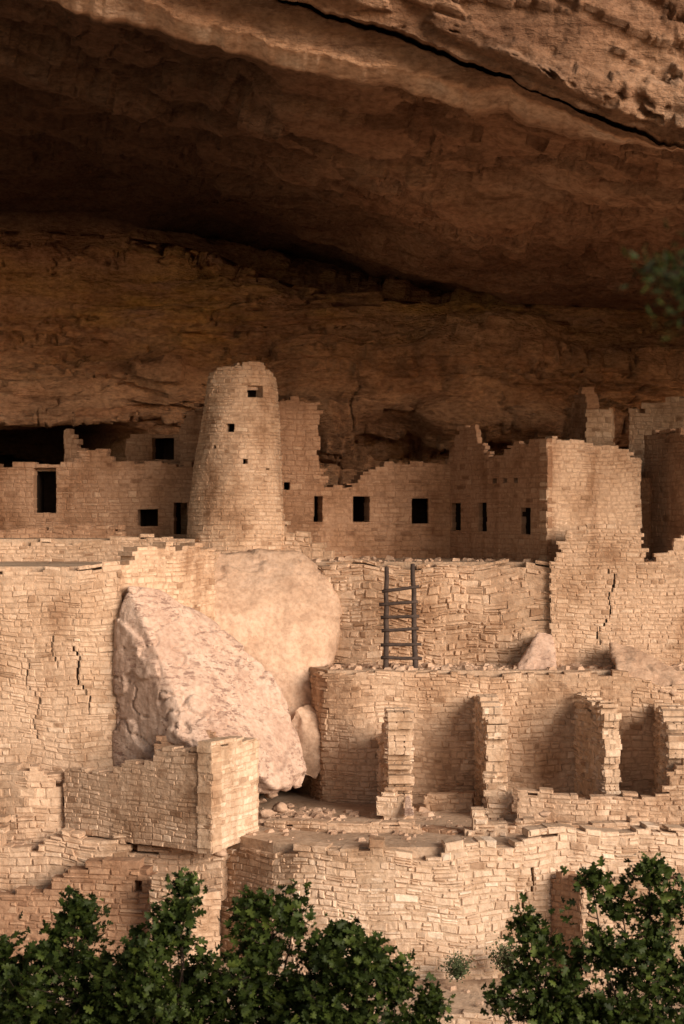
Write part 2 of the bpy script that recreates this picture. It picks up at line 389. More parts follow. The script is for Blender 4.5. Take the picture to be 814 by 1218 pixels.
    pale = np.exp(-((tt-11.45)/.5)**6)*.95*(.6+.4*ss(fbm(p*.9, 3, 8), -.3, .3))+uw*.12*ss(ul, .0, .4)
    och = np.exp(-((tt-5.5)/1.0)**2)*(.5+.5*ss(fbm(p*.25, 2, 12), -.2, .3))
    dark = ss(tt, 6.8, 7.1)*(1-ss(tt, 10.93, 11.02))*(.42+.46*(1-ss(pxx, 220, 560)))  # overhang shade painted into the ceiling colour, deeper towards the left
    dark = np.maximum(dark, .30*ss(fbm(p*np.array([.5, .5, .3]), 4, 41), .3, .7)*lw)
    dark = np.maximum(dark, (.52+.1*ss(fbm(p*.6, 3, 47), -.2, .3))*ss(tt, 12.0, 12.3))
    dark = np.maximum(dark, .85*np.exp(-((tt-14.1)/.7)**4)*(1-ss(pxx, 720, 770)))  # shade inside the crack, painted as a dark line
    dark = np.maximum(dark, .9*(1-ss(tt, 2.6, 3))*(1-ss(pxx, 100, 150)))  # shadow of the far left recess painted into the rock colour
    dark = np.maximum(dark, .35*low)  # painted shade in the undercut band right of the tower
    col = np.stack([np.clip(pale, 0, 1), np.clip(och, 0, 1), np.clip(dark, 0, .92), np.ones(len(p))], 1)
    w = len(px); H = len(T)
    idx = np.arange(w*H).reshape(H, w)
    f = np.stack([idx[:-1, :-1], idx[:-1, 1:], idx[1:, 1:], idx[1:, :-1]], -1).reshape(-1, 4).tolist()
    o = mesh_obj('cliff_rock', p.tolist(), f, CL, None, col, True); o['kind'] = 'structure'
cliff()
# ------------------------------------------------------------------ left back house
fineK = dict(jit=.016, gap=.006, spread=.9, plaster=.7, rag=.05)
h = thing('stone_house', 'low brown masonry house at far left with a tall dark doorway, behind the round tower', 'house', (X(60, 62), 62, -.78))
wall([(-80, 62.6), (0, 62.3), (100, 62), (235, 61.6)], [(-80, 550), (91, 551), (93, 538), (98, 531), (128, 533), (134, 546), (160, 549), (235, 553)], -.85, .4,
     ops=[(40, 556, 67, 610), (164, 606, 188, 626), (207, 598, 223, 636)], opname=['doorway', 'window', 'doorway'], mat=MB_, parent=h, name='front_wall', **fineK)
wall([(76, 64.6), (132, 64.2)], [(76, 508), (84, 506), (88, 520), (95, 534), (104, 538), (110, 546), (132, 548)], [(76, 560), (132, 560)], .35, mat=MB_, parent=h, jit=.015, name='upper_wall', sw=(.15, .3))
wall([(150, 64.4), (214, 64)], [(150, 519), (178, 517), (214, 515)], [(150, 562), (214, 562)], .35, ops=[(181, 521, 207, 545)], mat=MB_, parent=h, jit=.015, name='upper_wall', sw=(.15, .3))
prism('roof', [q(-80, 63), q(235, 62), q(235, 66), q(-80, 67)], Z(556, 62), Z(560, 62), SAND, h)
single('ruined_wall', 'narrow tall wall fragment in shade, squeezed against the left side of the round tower', 'wall', [(213, 62.9), (250, 62.5)], [(213, 524), (221, 490), (232, 481), (250, 478)], -.85, .4, mat=MB_, jit=.02)
single('low_wall', 'long low brown wall in front of the doorway of the far left house', 'wall', [(-80, 60.6), (60, 60.4), (146, 60)], [(-80, 626), (40, 627), (100, 622), (146, 626)], -.8, .4, mat=MB_, jit=.02)
single('low_wall', 'low pale parapet of fine courses running left from the foot of the round tower', 'wall', [(-80, 58), (60, 57.9), (150, 57.6), (226, 57.2), (256, 57)], [(-80, 641), (120, 643), (150, 636), (200, 640), (226, 645), (256, 656)], T3-.05, .45, mat=MT, sh=(.08, .14))
# ------------------------------------------------------------------ round tower
tw = thing('round_tower', 'tall tapering round tower of tan masonry standing on smooth bedrock', 'tower', (X(281, 59.8), 59.8, T3))
def build_tower():
    Yc = 59.8; zb = Z(678, 58.5); zt = Z(431, 58.9); rm = 1.25
    def rc(z):
        t = min(max((z-zb)/(zt-zb), 0), 1)
        r = (61-22*t-1.0*math.sin(t*3.14)+3.0*math.sin(t*3.1)**2)*Yc/F; c = X(278+11*t, Yc); return r, c
    def M(s_, d, z):
        a = s_/rm; r, c = rc(z); r -= d-.025*math.sin(a*3+z*1.7)-.015*math.sin(a*7-z*2.3)
        return (c-r*math.cos(a), Yc-r*math.sin(a), z)
    L = 2*math.pi*rm
    tf = prof([(240, 454), (248, 452), (250, 443), (260, 442), (262, 434), (270, 436), (278, 432), (300, 433), (310, 431), (316, 437), (322, 438), (325, 446), (340, 448)], .8, 3)
    def ztop(s_):
        x, y, _ = M(s_, 0, zt); return Z(tf(407+F*x/y), y)
    ops = []
    for (x0, y0, x1, y1) in [(295, 459, 313, 473), (268, 504, 279, 514), (289, 546, 295, 552), (253, 530, 257, 534), (317, 557, 321, 561)]:
        S = np.linspace(.02, math.pi*rm-.02, 600); z = Z((y0+y1)/2, 58.6)
        PX = [407+F*M(s_, 0, z)[0]/M(s_, 0, z)[1] for s_ in S]
        sa = np.interp(x0, PX, S); sb = np.interp(x1, PX, S); yy = M((sa+sb)/2, 0, z)[1]
        ops.append((float(sa), float(sb), Z(y1, yy), Z(y0, yy)))
    acc = Acc()
    course_wall(acc, M, L, ztop, lambda s_: zb-1, zb, zt, .35, ops, (.15, .36), (.085, .155), .020, 77, wave=.06, gap=.006, endj=0, split=.1, spread=1, plaster=.7, rag=.1)
    acc.build('wall', MT, tw)
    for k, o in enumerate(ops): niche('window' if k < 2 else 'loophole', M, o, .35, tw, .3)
    n = 24; r, c = rc(zt-.6)
    prism('rubble_fill', [(c+(r-.2)*math.cos(k/n*6.283), Yc+(r-.2)*math.sin(k/n*6.283)) for k in range(n)], zt-.5, zt-.8, RG, tw)
build_tower()
# ------------------------------------------------------------------ middle block
h = thing('stone_house', 'brown room block right of the round tower, tall wall end at left and square windows', 'house', (X(460, 62), 62, T3))
wall([(326, 61.0), (380, 61.0), (410, 61.6), (470, 62.4), (540, 62.3)], [(326, 472), (379, 473), (381, 548), (386, 560), (390, 577), (412, 577), (426, 571), (430, 558), (440, 556), (462, 551), (540, 550)], T3-.05, .45,
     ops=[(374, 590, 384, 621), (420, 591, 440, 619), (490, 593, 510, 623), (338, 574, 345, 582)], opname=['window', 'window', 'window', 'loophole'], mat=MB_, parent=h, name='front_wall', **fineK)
prism('roof', [q(386, 62.2), q(470, 62.9), q(540, 62.7), q(540, 67.5), q(386, 67.5)], Z(582, 62.5), Z(587, 62.5), SAND, h)
single('low_wall', 'broken sloping wall stub at the right foot of the round tower', 'wall', [(330, 59.4), (396, 59.2)], [(330, 600), (345, 628), (372, 640), (396, 655)], T3-.05, .5, mat=MT, jit=.05)
# ------------------------------------------------------------------ right house
h = thing('stone_house', 'large angular two storey house with jagged top, shaded left face and lit right face', 'house', (X(651, 57.3), 57.3, T3))
wall([(529, 62.6), (651, 57.3)], [(529, 550), (536, 530), (546, 511), (552, 505), (564, 503), (570, 520), (576, 536), (598, 541), (606, 530), (614, 524), (626, 527), (634, 520), (651, 518)], T3-.05, .16,
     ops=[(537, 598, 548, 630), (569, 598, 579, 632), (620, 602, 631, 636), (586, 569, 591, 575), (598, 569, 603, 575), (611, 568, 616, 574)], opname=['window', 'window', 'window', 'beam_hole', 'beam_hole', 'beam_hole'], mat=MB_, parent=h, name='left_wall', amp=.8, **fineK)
wall([(651, 57.3), (763, 58.9)], [(651, 518), (699, 520), (704, 529), (744, 532), (748, 540), (763, 546)], T3-.05, .35, mat=MT, parent=h, name='right_wall', sh=(.085, .15), sw=(.15, .36), amp=.8, jit=.020, gap=.007, plaster=.3, rag=.05)
wall([(697, 61.6), (728, 61.4)], [(697, 486), (728, 484)], [(697, 560), (728, 560)], .5, mat=MT, parent=h, jit=.012, name='upper_wall', amp=.4, gap=.006, plaster=.8, rag=.03)
wall([(680, 63), (698, 61.8)], [(680, 478), (686, 466), (690, 457), (694, 464), (698, 470)], [(680, 560), (698, 560)], .4, mat=MB_, parent=h, jit=.02, name='upper_wall', rag=.03)
prism('roof', [q(552, 62.4), q(651, 57.9), q(760, 59.4), q(760, 63), q(552, 67)], Z(556, 60), Z(560, 60), SAND, h)
single('ruined_wall', 'high stepped wall end against the cliff at the upper right edge', 'wall', [(748, 62), (814, 60.8), (960, 59.2)], [(748, 488), (765, 487), (768, 478), (790, 474), (800, 468), (814, 470), (960, 460)], [(748, 600), (960, 600)], .5, mat=MT, jit=.016, amp=.6, gap=.006, plaster=.6, rag=.05)
h = thing('stone_house', 'shaded house corner cut by the right edge of the photo, behind the pale parapet', 'house', (X(800, 59), 59, T3))
wall([(766, 60.4), (838, 57.4)], [(766, 516), (785, 513), (838, 512)], T3-.05, .4, mat=MB_, parent=h, jit=.018, name='left_wall', rag=.05)
wall([(838, 57.4), (960, 59.4)], [(838, 512), (960, 520)], T3-.05, .4, mat=MB_, parent=h, jit=.018, name='right_wall', rag=.05)
single('ruined_wall', 'short brown stub wall between the large angular house and the house at right edge', 'wall', [(747, 60.3), (772, 59.9)], [(747, 572), (752, 565), (772, 566)], T3-.05, .4, mat=MB_, jit=.02)
# ------------------------------------------------------------------ terraces' retaining walls
single('retaining_wall', 'rough rubble retaining wall behind the wooden ladder', 'wall', [(366, 58.0), (385, 57.2), (440, 56.9), (560, 56.8), (657, 56.5)], [(366, 690), (376, 674), (400, 668), (500, 670), (560, 669), (612, 673), (657, 668)], T2-.05, .6, jit=.085, sw=(.14, .52), sh=(.10, .26), wave=.14, gap=.010, split=.45, mat=MT, plaster=.7)
single('retaining_wall', 'pale stepped wall of fine courses below the large angular house, right of the ladder', 'wall', [(655, 56.3), (770, 56.1), (900, 55.9)], [(655, 672), (664, 657), (668, 640), (674, 628), (684, 624), (766, 622), (768, 666), (777, 670), (781, 655), (804, 653), (807, 638), (900, 636)], T2-.1, .5, jit=.03, sh=(.09, .16), amp=.8, plaster=.4, rag=.06, mat=MT, cracks=[(720, 680, 770, .04)])
single('retaining_wall', 'middle terrace wall carrying four upright buttress walls', 'wall', [(366, 56.6), (372, 55.5), (384, 54.7), (420, 54.4), (600, 54.4), (900, 53.9)], [(366, 800), (380, 800), (600, 797), (700, 800), (760, 806), (814, 815), (900, 815)], T1-.05, .5, jit=.04, sh=(.09, .19), split=.25, mat=MT, wave=.07, plaster=.5)
B = [([(450, 54.3), (456, 53.1), (461, 51.8)], [(450, 874), (455, 862), (457, 846), (462, 842)], .62, 'leftmost buttress wall on the plaza, standing below the wooden ladder'),
     ([(565, 54.3), (572, 53.3), (580, 52.2)], [(565, 824), (573, 826), (577, 842), (581, 850)], .48, 'second buttress wall from the left on the plaza, below the triangular slab'),
     ([(684, 54.2), (702, 53.1), (719, 51.7)], [(684, 822), (700, 826), (712, 828), (720, 842)], .38, 'third buttress wall from the left, thin with a wide shaded left face'),
     ([(779, 53.9), (795, 51.4)], [(779, 824), (785, 838), (796, 862)], .62, 'rightmost buttress wall, cut by the right edge of the photo')]
for pa, tp, th, lb in B:
    single('buttress_wall', lb, 'wall', pa, tp, T1-.05, th, jit=.11, sw=(.16, .40), sh=(.08, .20), endj=.15, deep=3, wave=.12, plaster=.8, rag=.35)
single('low_wall', 'stubby wall foot in front of the second buttress wall', 'wall', [(578, 51.6), (612, 51.5)], [(578, 922), (590, 914), (600, 930), (612, 945)], T1-.05, .5, jit=.07, endj=.12)
single('low_wall', 'stubby wall foot in front of the leftmost buttress wall', 'wall', [(452, 51.5), (482, 51.4)], [(452, 950), (462, 930), (470, 935), (482, 962)], T1-.05, .4, jit=.07, endj=.1)
single('low_wall', 'long low wall along the plaza in front of the right buttress walls', 'wall', [(616, 50.9), (700, 50.7), (800, 50.8), (900, 50.5)], [(616, 940), (640, 943), (700, 946), (788, 942), (796, 925), (800, 906), (900, 903)], T1-.4, .45, jit=.04, sh=(.08, .16), mat=MT)
single('low_wall', 'low plaza edge wall between the corner room and the rubble pile', 'wall', [(304, 50.4), (380, 49.6), (500, 49.3)], [(304, 974), (380, 975), (480, 979), (500, 983)], T1-.4, .4, jit=.04, mat=MT, amp=3, sh=(.08, .14))
single('low_wall', 'low broken kerb of stones between the rubble pile and the long low wall', 'wall', [(600, 49.4), (640, 49.2), (700, 49.6), (790, 49.7)], [(600, 985), (620, 974), (660, 982), (700, 974), (790, 976)], T1-.4, .4, jit=.06, mat=MT, amp=3, endj=.1, sh=(.08, .14))
single('low_wall', 'sunken stone kerb on the plaza floor between the first two buttress walls', 'wall', [(505, 53.0), (562, 52.8)], [(505, 945), (562, 946)], T1-.1, .4, jit=.04, mat=MT)
single('stone_bin', 'small boxy reddish stone bin on the plaza edge, left of the rubble pile', 'bin', [(503, 49.6), (537, 49.1)], [(503, 979), (520, 980), (537, 988)], T1-.4, .5, jit=.02, mat=MB_)
single('rubble_pile', 'small pile of blocky stones at the plaza edge above the curved wall', 'rubble', [(560, 48.9), (602, 48.9)], [(560, 968), (568, 958), (578, 955), (590, 966), (602, 984)], T1-.1, .6, jit=.12, sw=(.2, .4), sh=(.13, .22), gap=.03, endj=.14, wave=.08, deep=2)
# front wall
h = thing('curved_wall', 'tall pale curved front wall of rough masonry with a shaded left return', 'wall', (X(480, 47), 47, -11.2))
wall([(325, 47.7), (352, 47.3), (400, 47.05), (470, 46.95), (550, 47.05), (610, 47.25), (670, 47.5), (760, 47.75), (900, 48)], [(325, 1013), (345, 1014), (352, 1007), (400, 1010), (440, 1004), (500, 1008), (530, 1000), (560, 1002), (610, 998), (640, 990), (662, 990), (668, 984), (740, 988), (760, 980), (900, 982)], -11.35, .6, parent=h, jit=.055, sw=(.15, .46), sh=(.10, .22), wave=.10, split=.35, name='front_wall', amp=3, plaster=.4, rag=.12, cracks=[(628, 1040, 1150, .05)])
wall([(262, 49.4), (325, 47.7)], [(262, 1010), (300, 1012), (325, 1014)], -11.35, .5, parent=h, jit=.045, mat=MT, name='left_wall')
h = thing('ruined_wall', 'low wall corner with a dark reddish left face, behind the right bush', 'wall', (X(692, 46.4), 46.4, -11))
wall([(656, 47.4), (692, 46.4)], [(656, 1040), (692, 1046)], -11.35, .4, mat=MB_, jit=.03, parent=h, name='left_wall')
wall([(692, 46.4), (900, 46.2)], [(692, 1050), (720, 1040), (760, 1046), (900, 1040)], -11.35, .4, mat=MT, jit=.04, parent=h, name='front_wall')
single('low_wall', 'low pale rim wall at the very bottom edge on the sandy ground', 'wall', [(492, 43.9), (560, 43.6), (650, 43.4)], [(492, 1210), (520, 1204), (640, 1203), (650, 1208)], -12, .5, jit=.05, sw=(.25, .5), sh=(.1, .18))
# corner room at left
h = thing('corner_room', 'roofless corner room with one shaded face and one bright face, below the big boulder', 'ruin', (X(252, 47.6), 47.6, T1))
wall([(76, 50.2), (252, 47.6)], [(76, 914), (90, 912), (110, 919), (150, 905), (182, 902), (188, 887), (225, 889), (252, 884)], -8.0, .38, parent=h, jit=.026, mat=MT, name='left_wall', sh=(.09, .16), gap=.008, plaster=.5, rag=.06)
wall([(252, 47.6), (308, 49.8)], [(252, 884), (262, 880), (285, 876), (300, 878), (308, 880)], -8.0, .38, parent=h, jit=.035, name='right_wall', sh=(.1, .2), sw=(.2, .5), rag=.05)
wall([(184, 50.6), (256, 50.2)], [(184, 882), (190, 872), (256, 872)], -8.0, .3, parent=h, jit=.02, mat=MB_, name='back_wall')
# big left wall
single('retaining_wall', 'broad pale wall of fine courses with a long crack at the left edge, left of the big boulder', 'wall', [(-90, 52.6), (0, 52.2), (100, 52), (144, 52.1)], [(-90, 672), (60, 673), (144, 670)], -6.95, .5, jit=.028, sw=(.16, .44), sh=(.11, .20), gap=.008, wave=.10, plaster=.45, mat=MT, rag=.05, cracks=[(97, 770, 850, .05), (70, 760, 800, .03), (36, 775, 880, .035)])
single('retaining_wall', 'pale wall above the big boulder running back towards the round tower', 'wall', [(142, 52.2), (200, 53.6), (256, 55.4)], [(142, 672), (156, 664), (164, 650), (200, 646), (240, 650), (256, 656)], [(142, 800), (200, 760), (256, 780)], .5, jit=.04, mat=MT, plaster=.5)
single('ruined_wall', 'rubble wall at the left edge with a square notch, below the broad pale wall', 'wall', [(-90, 50.6), (0, 50.3), (30, 50.1), (86, 50.4)], [(-90, 905), (28, 910), (31, 936), (34, 915), (46, 912), (50, 922), (70, 926), (78, 950), (88, 990)], -8.9, .6, jit=.07, sw=(.16, .5), sh=(.1, .25), wave=.10, mat=MT, plaster=.5)
single('ruined_wall', 'low ruined wall with an uneven top at the foot of the corner room', 'wall', [(-90, 49.6), (50, 49.4), (150, 49.1), (266, 48.7)], [(-90, 965), (-4, 968), (6, 1000), (34, 1010), (58, 1000), (62, 986), (88, 984), (92, 994), (148, 992), (154, 1008), (200, 1004), (206, 998), (266, 1006)], -9.4, .5, jit=.06, sw=(.16, .5), mat=MT, wave=.10, amp=2, plaster=.5, rag=.15)
single('ruined_wall', 'lowest ruined wall at left with a tiny dark opening, behind the left trees', 'wall', [(-90, 48.9), (60, 48.6), (182, 48.3)], [(-90, 1050), (20, 1058), (60, 1056), (70, 1034), (104, 1030), (112, 1016), (150, 1018), (156, 1030), (182, 1032)], -11.35, .5, jit=.06, sw=(.16, .5), mat=MB_, ops=[(160, 1047, 169, 1061)], plaster=.5, rag=.15)
single('ruined_wall', 'stepped stub wall between the left trees and the curved front wall', 'wall', [(178, 47.6), (225, 47.2), (262, 47.5)], [(178, 1042), (186, 1036), (215, 1040), (240, 1052), (262, 1076)], -11.35, .5, jit=.05, mat=MT)
# ------------------------------------------------------------------ rocks
def rock(name, label, cat, pts, vox=.07, sm=6, amp=.12, fr=.8, mat=RB, seed=1, fine=.02, strat=0, group=None):
    bm = bmesh.new()
    for p in pts: bm.verts.new(P(*p))
    bmesh.ops.convex_hull(bm, input=bm.verts)
    bmesh.ops.delete(bm, geom=[v for v in bm.verts if not v.link_faces], context='VERTS')
    bmesh.ops.recalc_face_normals(bm, faces=bm.faces)
    me = bpy.data.meshes.new(name); bm.to_mesh(me); bm.free()
    o = bpy.data.objects.new(name, me); C.objects.link(o)
    m = o.modifiers.new('r', 'REMESH'); m.mode = 'VOXEL'; m.voxel_size = vox
    s_ = o.modifiers.new('s', 'SMOOTH'); s_.factor = .5; s_.iterations = sm
    dg = bpy.context.evaluated_depsgraph_get(); dg.update()
    m2 = bpy.data.meshes.new_from_object(o.evaluated_get(dg)); o.modifiers.clear(); o.data = m2; m2.name = name
    n = len(m2.vertices); co = np.empty(n*3); m2.vertices.foreach_get('co', co); co = co.reshape(-1, 3)
    nn = np.empty(n*3); m2.vertices.foreach_get('normal', nn); nn = nn.reshape(-1, 3)
    d = fbm(co*fr, 4, seed)*amp+fbm(co*4, 3, seed+5)*fine
    if strat:
        cr = np.abs(fbm(co@np.array([[.6, 0, .5], [0, .6, 0], [-.5, 0, 1.2]])*.55, 4, seed+9)); d -= strat*(1-ss(cr, 0, .035))
        ly = fbm(co@np.array([[.5, 0, .6], [0, .5, 0], [-.6, 0, 1.0]])*.7, 3, seed+19); d += strat*ss(ly, .1, .13)
    co = co+nn*d[:, None]; m2.vertices.foreach_set('co', co.ravel()); m2.materials.clear(); m2.materials.append(mat)
    m2.polygons.foreach_set('use_smooth', [True]*len(m2.polygons)); m2.update()
    return tag(o, label, cat, group)
rock('boulder', 'huge pinkish slab boulder with dark flecks leaning left of the round tower', 'boulder',
     [(153, 697, 51.9), (192, 701, 52.3), (142, 728, 51.9), (170, 775, 51.4), (214, 840, 50.5), (214, 872, 50.3), (240, 895, 50.2), (300, 915, 50.3), (330, 938, 50.8), (215, 722, 53), (276, 762, 53.2), (311, 792, 53.2), (345, 848, 52.8), (361, 912, 52.2), (356, 932, 52),
      (138, 755, 52.3), (137, 800, 52.2), (137, 915, 52.1), (165, 915, 51.6), (160, 703, 56), (300, 810, 56), (350, 925, 55), (137, 915, 56.5), (250, 935, 53)], .045, 0, .05, .6, RB, 3, .012, .09)
rock('bedrock_outcrop', 'smooth rounded bedrock mass under the round tower', 'rock',
     [(232, 660, 57.2), (300, 655, 57.6), (356, 658, 57.6), (390, 690, 57.4), (399, 750, 57), (399, 800, 56.6), (384, 850, 55.8), (378, 925, 55.4), (330, 950, 55), (280, 688, 56.8), (335, 708, 56.6), (352, 800, 55.6), (240, 760, 55.4), (300, 930, 55.4), (232, 695, 56.4), (370, 690, 61), (232, 670, 61.5), (388, 925, 57.5), (399, 790, 61)], .08, 7, .20, .4, RS, 8, .02, .08)
rock('boulder', 'small rounded tan boulder tucked right of the huge slab boulder', 'boulder',
     [(367, 834, 55.4), (352, 840, 55), (384, 848, 55.2), (392, 868, 55.2), (392, 898, 55.1), (378, 928, 54.8), (345, 922, 54.8), (338, 875, 55), (362, 865, 54.7), (372, 885, 54.6), (367, 875, 56)], .05, 4, .08, 1, RS, 4, .015, .03)
rock('stone_slab', 'triangular pale stone slab leaning on the terrace wall right of the ladder', 'slab',
     [(613, 792, 55.4), (640, 752, 56), (658, 754, 56.1), (661, 802, 55.2), (620, 804, 55), (640, 756, 56.5), (660, 800, 56.2), (613, 798, 56)], .04, 1, .05, 1.5, RB, 6)
rock('stone_slab', 'long tilted darker slab lying on the middle terrace at right', 'slab',
     [(725, 765, 55.6), (745, 768, 55.5), (772, 782, 55.2), (812, 803, 54.6), (835, 832, 54.2), (800, 826, 54), (742, 812, 54.2), (733, 795, 54.6), (730, 770, 56), (830, 815, 55.6)], .04, 1, .06, 1.2, RG, 16, .02, .05)
rock('stone_slab', 'little pointed pale slab propped at the foot of the leftmost buttress wall', 'slab',
     [(482, 946, 51.4), (487, 944, 51.4), (494, 970, 50.9), (480, 972, 51.0), (488, 971, 51.3)], .02, 0, .01, 2, RB, 26)
RR = random.Random(5)
def loose(px, py, Y, r, k, label, group=None):
    z = Z(py, Y); pts = []
    for i in range(16):
        a = RR.uniform(0, 6.28); b = RR.uniform(-1, 1); c = math.sqrt(1-b*b)
        x_ = X(px, Y)+r*c*math.cos(a)*RR.uniform(.8, 1.2); y_ = Y+r*c*math.sin(a); z_ = z+r*.45+b*r*.6
        pts.append((407+F*x_/y_, 609-F*z_/y_, y_))
    rock('loose_stone', label, 'stone', pts, r*.18, 1, r*.1, 2.5, RG, k, .01, group=group)
LB = 'loose stone block lying among the rubble between the huge boulder and the plaza'
for k, (px, py, Y, r) in enumerate([(316, 972, 51, .22), (332, 966, 51.5, .26), (322, 950, 52.3, .25), (345, 962, 51.9, .15), (338, 975, 50.9, .13), (311, 958, 51.9, .2)]):
    loose(px, py, Y, r, 60+k, LB, 'rubble blocks beside the plaza')
loose(262, 1020, 48.1, .28, 80, 'single rounded block on the low wall left of the curved front wall')
loose(648, 972, 50.2, .2, 82, 'small block on the plaza in front of the long low wall')
def scatter(name, regions, seed, smin=.03, smax=.15):
    R = random.Random(seed); v = []; f = []
    for (x0, x1, y0, y1, z, n) in regions:
        for _ in range(n):
            x = R.uniform(x0, x1); y = R.uniform(y0, y1); s_ = smin+(smax-smin)*R.random()**2.5; a = R.uniform(0, 3.14); b = len(v)
            for (i, j, k) in ((-1, -1, 0), (1, -1, 0), (1, 1, 0), (-1, 1, 0), (-.7, -.7, .8), (.7, -.7, .9), (.6, .7, .7), (-.7, .6, .8)):
                i *= s_*R.uniform(.7, 1.3); j *= s_*R.uniform(.7, 1.1); k *= s_*R.uniform(.7, 1.2)
                v.append((x+i*math.cos(a)-j*math.sin(a), y+i*math.sin(a)+j*math.cos(a), z+k-.01))
            f += [(b+3, b+2, b+1, b), (b+4, b+5, b+6, b+7)]+[(b+i, b+(i+1) % 4, b+4+(i+1) % 4, b+4+i) for i in range(4)]
    o = mesh_obj(name, v, f, RG); o['kind'] = 'stuff'; tag(o, 'small broken stones scattered over the terraces and the sandy foot', 'rubble')
scatter('rubble', [(-2.2, 10, 48, 54, T1, 300), (-2.2, 0, 50.5, 53, T1, 160), (-.5, 10, 55, 56.5, T2, 300), (-3, 10, 57.2, 61, T3, 200), (-11, -3, 49, 49.6, -9.3, 160), (-11, -3, 49.8, 50.2, -8.3, 200), (-11, -6.6, 50.8, 52, -6.85, 160), (-9, 10, 44, 46.9, -10.98, 110)], 9)
# ------------------------------------------------------------------ ladder
def tube(v, f, a, b, r0, r1, n=8, bend=0, seed=0, segs=5):
    a = Vector(a); b = Vector(b); d = (b-a).normalized(); u = d.orthogonal().normalized(); w = d.cross(u); R = random.Random(seed)
    base = len(v)
    for i in range(segs+1):
        t = i/segs; c = a.lerp(b, t)+(u*R.uniform(-1, 1)+w*R.uniform(-1, 1))*bend*(0 < i < segs); r = r0+(r1-r0)*t
        for k in range(n): v.append(tuple(c+(u*math.cos(k/n*6.2832)+w*math.sin(k/n*6.2832))*r))
    for i in range(segs):
        for k in range(n): f.append((base+i*n+k, base+i*n+(k+1) % n, base+(i+1)*n+(k+1) % n, base+(i+1)*n+k))
    f.append(tuple(base+k for k in range(n-1, -1, -1))); f.append(tuple(base+segs*n+k for k in range(n)))
lad = thing('ladder', 'dark wooden pole ladder leaning against the rough retaining wall', 'ladder', P(477, 799, 55.4))
rails = [(P(459, 800, 55.2), P(460, 675, 56.2)), (P(494, 801, 55.2), P(491, 671, 56.2))]
for k, (a, b) in enumerate(rails):
    v = []; f = []; tube(v, f, a, b, .078, .062, 8, .02, k, 8); mesh_obj('rail', v, f, WOOD, lad, smooth=True)
RL = random.Random(8)
for k, y in enumerate([701, 717, 734, 749, 766, 782]):
    t = (800-y)/127; a = Vector(rails[0][0]).lerp(Vector(rails[0][1]), t); b = Vector(rails[1][0]).lerp(Vector(rails[1][1]), t)
    a.y -= .07; b.y -= .07; a.z += RL.uniform(-.02, .02); b.z += RL.uniform(-.02, .02)
    e = (b-a).normalized(); v = []; f = []; tube(v, f, a-e*RL.uniform(.12, .2), b+e*RL.uniform(.1, .2), .052, .046, 6, .006, k+9, 4); mesh_obj('rung', v, f, WOOD, lad, smooth=True)
# ------------------------------------------------------------------ trees
LT = np.array([(0, 0), (.12, .12), (.34, .1), (.36, .3), (.16, .36), (.38, .5), (.34, .66), (.12, .64), (.2, .88), (0, 1), (-.2, .88), (-.12, .64), (-.36, .64), (-.36, .5), (-.16, .36), (-.36, .28), (-.32, .1), (-.1, .12)])
def leaves(cent, size, rng, mat, name, parent, tpl=LT):
    n = len(cent); m = len(tpl)
    a = rng.normal(size=(n, 3)); a[:, 2] = a[:, 2]*.6+.35; a /= np.linalg.norm(a, axis=1, keepdims=True)
    b = rng.normal(size=(n, 3)); b[:, 2] += .2; b[:, 1] -= .2; w = np.cross(a, b); w /= np.linalg.norm(w, axis=1, keepdims=True)
    s_ = size*rng.uniform(.55, 1.3, n)
    V = cent[:, None, :]+s_[:, None, None]*(tpl[None, :, 1, None]*a[:, None, :]+tpl[None, :, 0, None]*w[:, None, :])
    nrm = np.cross(a, w); V += (s_[:, None, None]*.35)*np.abs(tpl[None, :, 0, None])*nrm[:, None, :]
    f = np.arange(n*m).reshape(n, m).tolist()
    col = np.repeat(np.clip(rng.normal(.45, .25, n), 0, 1), m); c4 = np.stack([col]*3+[np.ones(n*m)], 1)
    return mesh_obj(name, V.reshape(-1, 3).tolist(), f, mat, parent, c4)
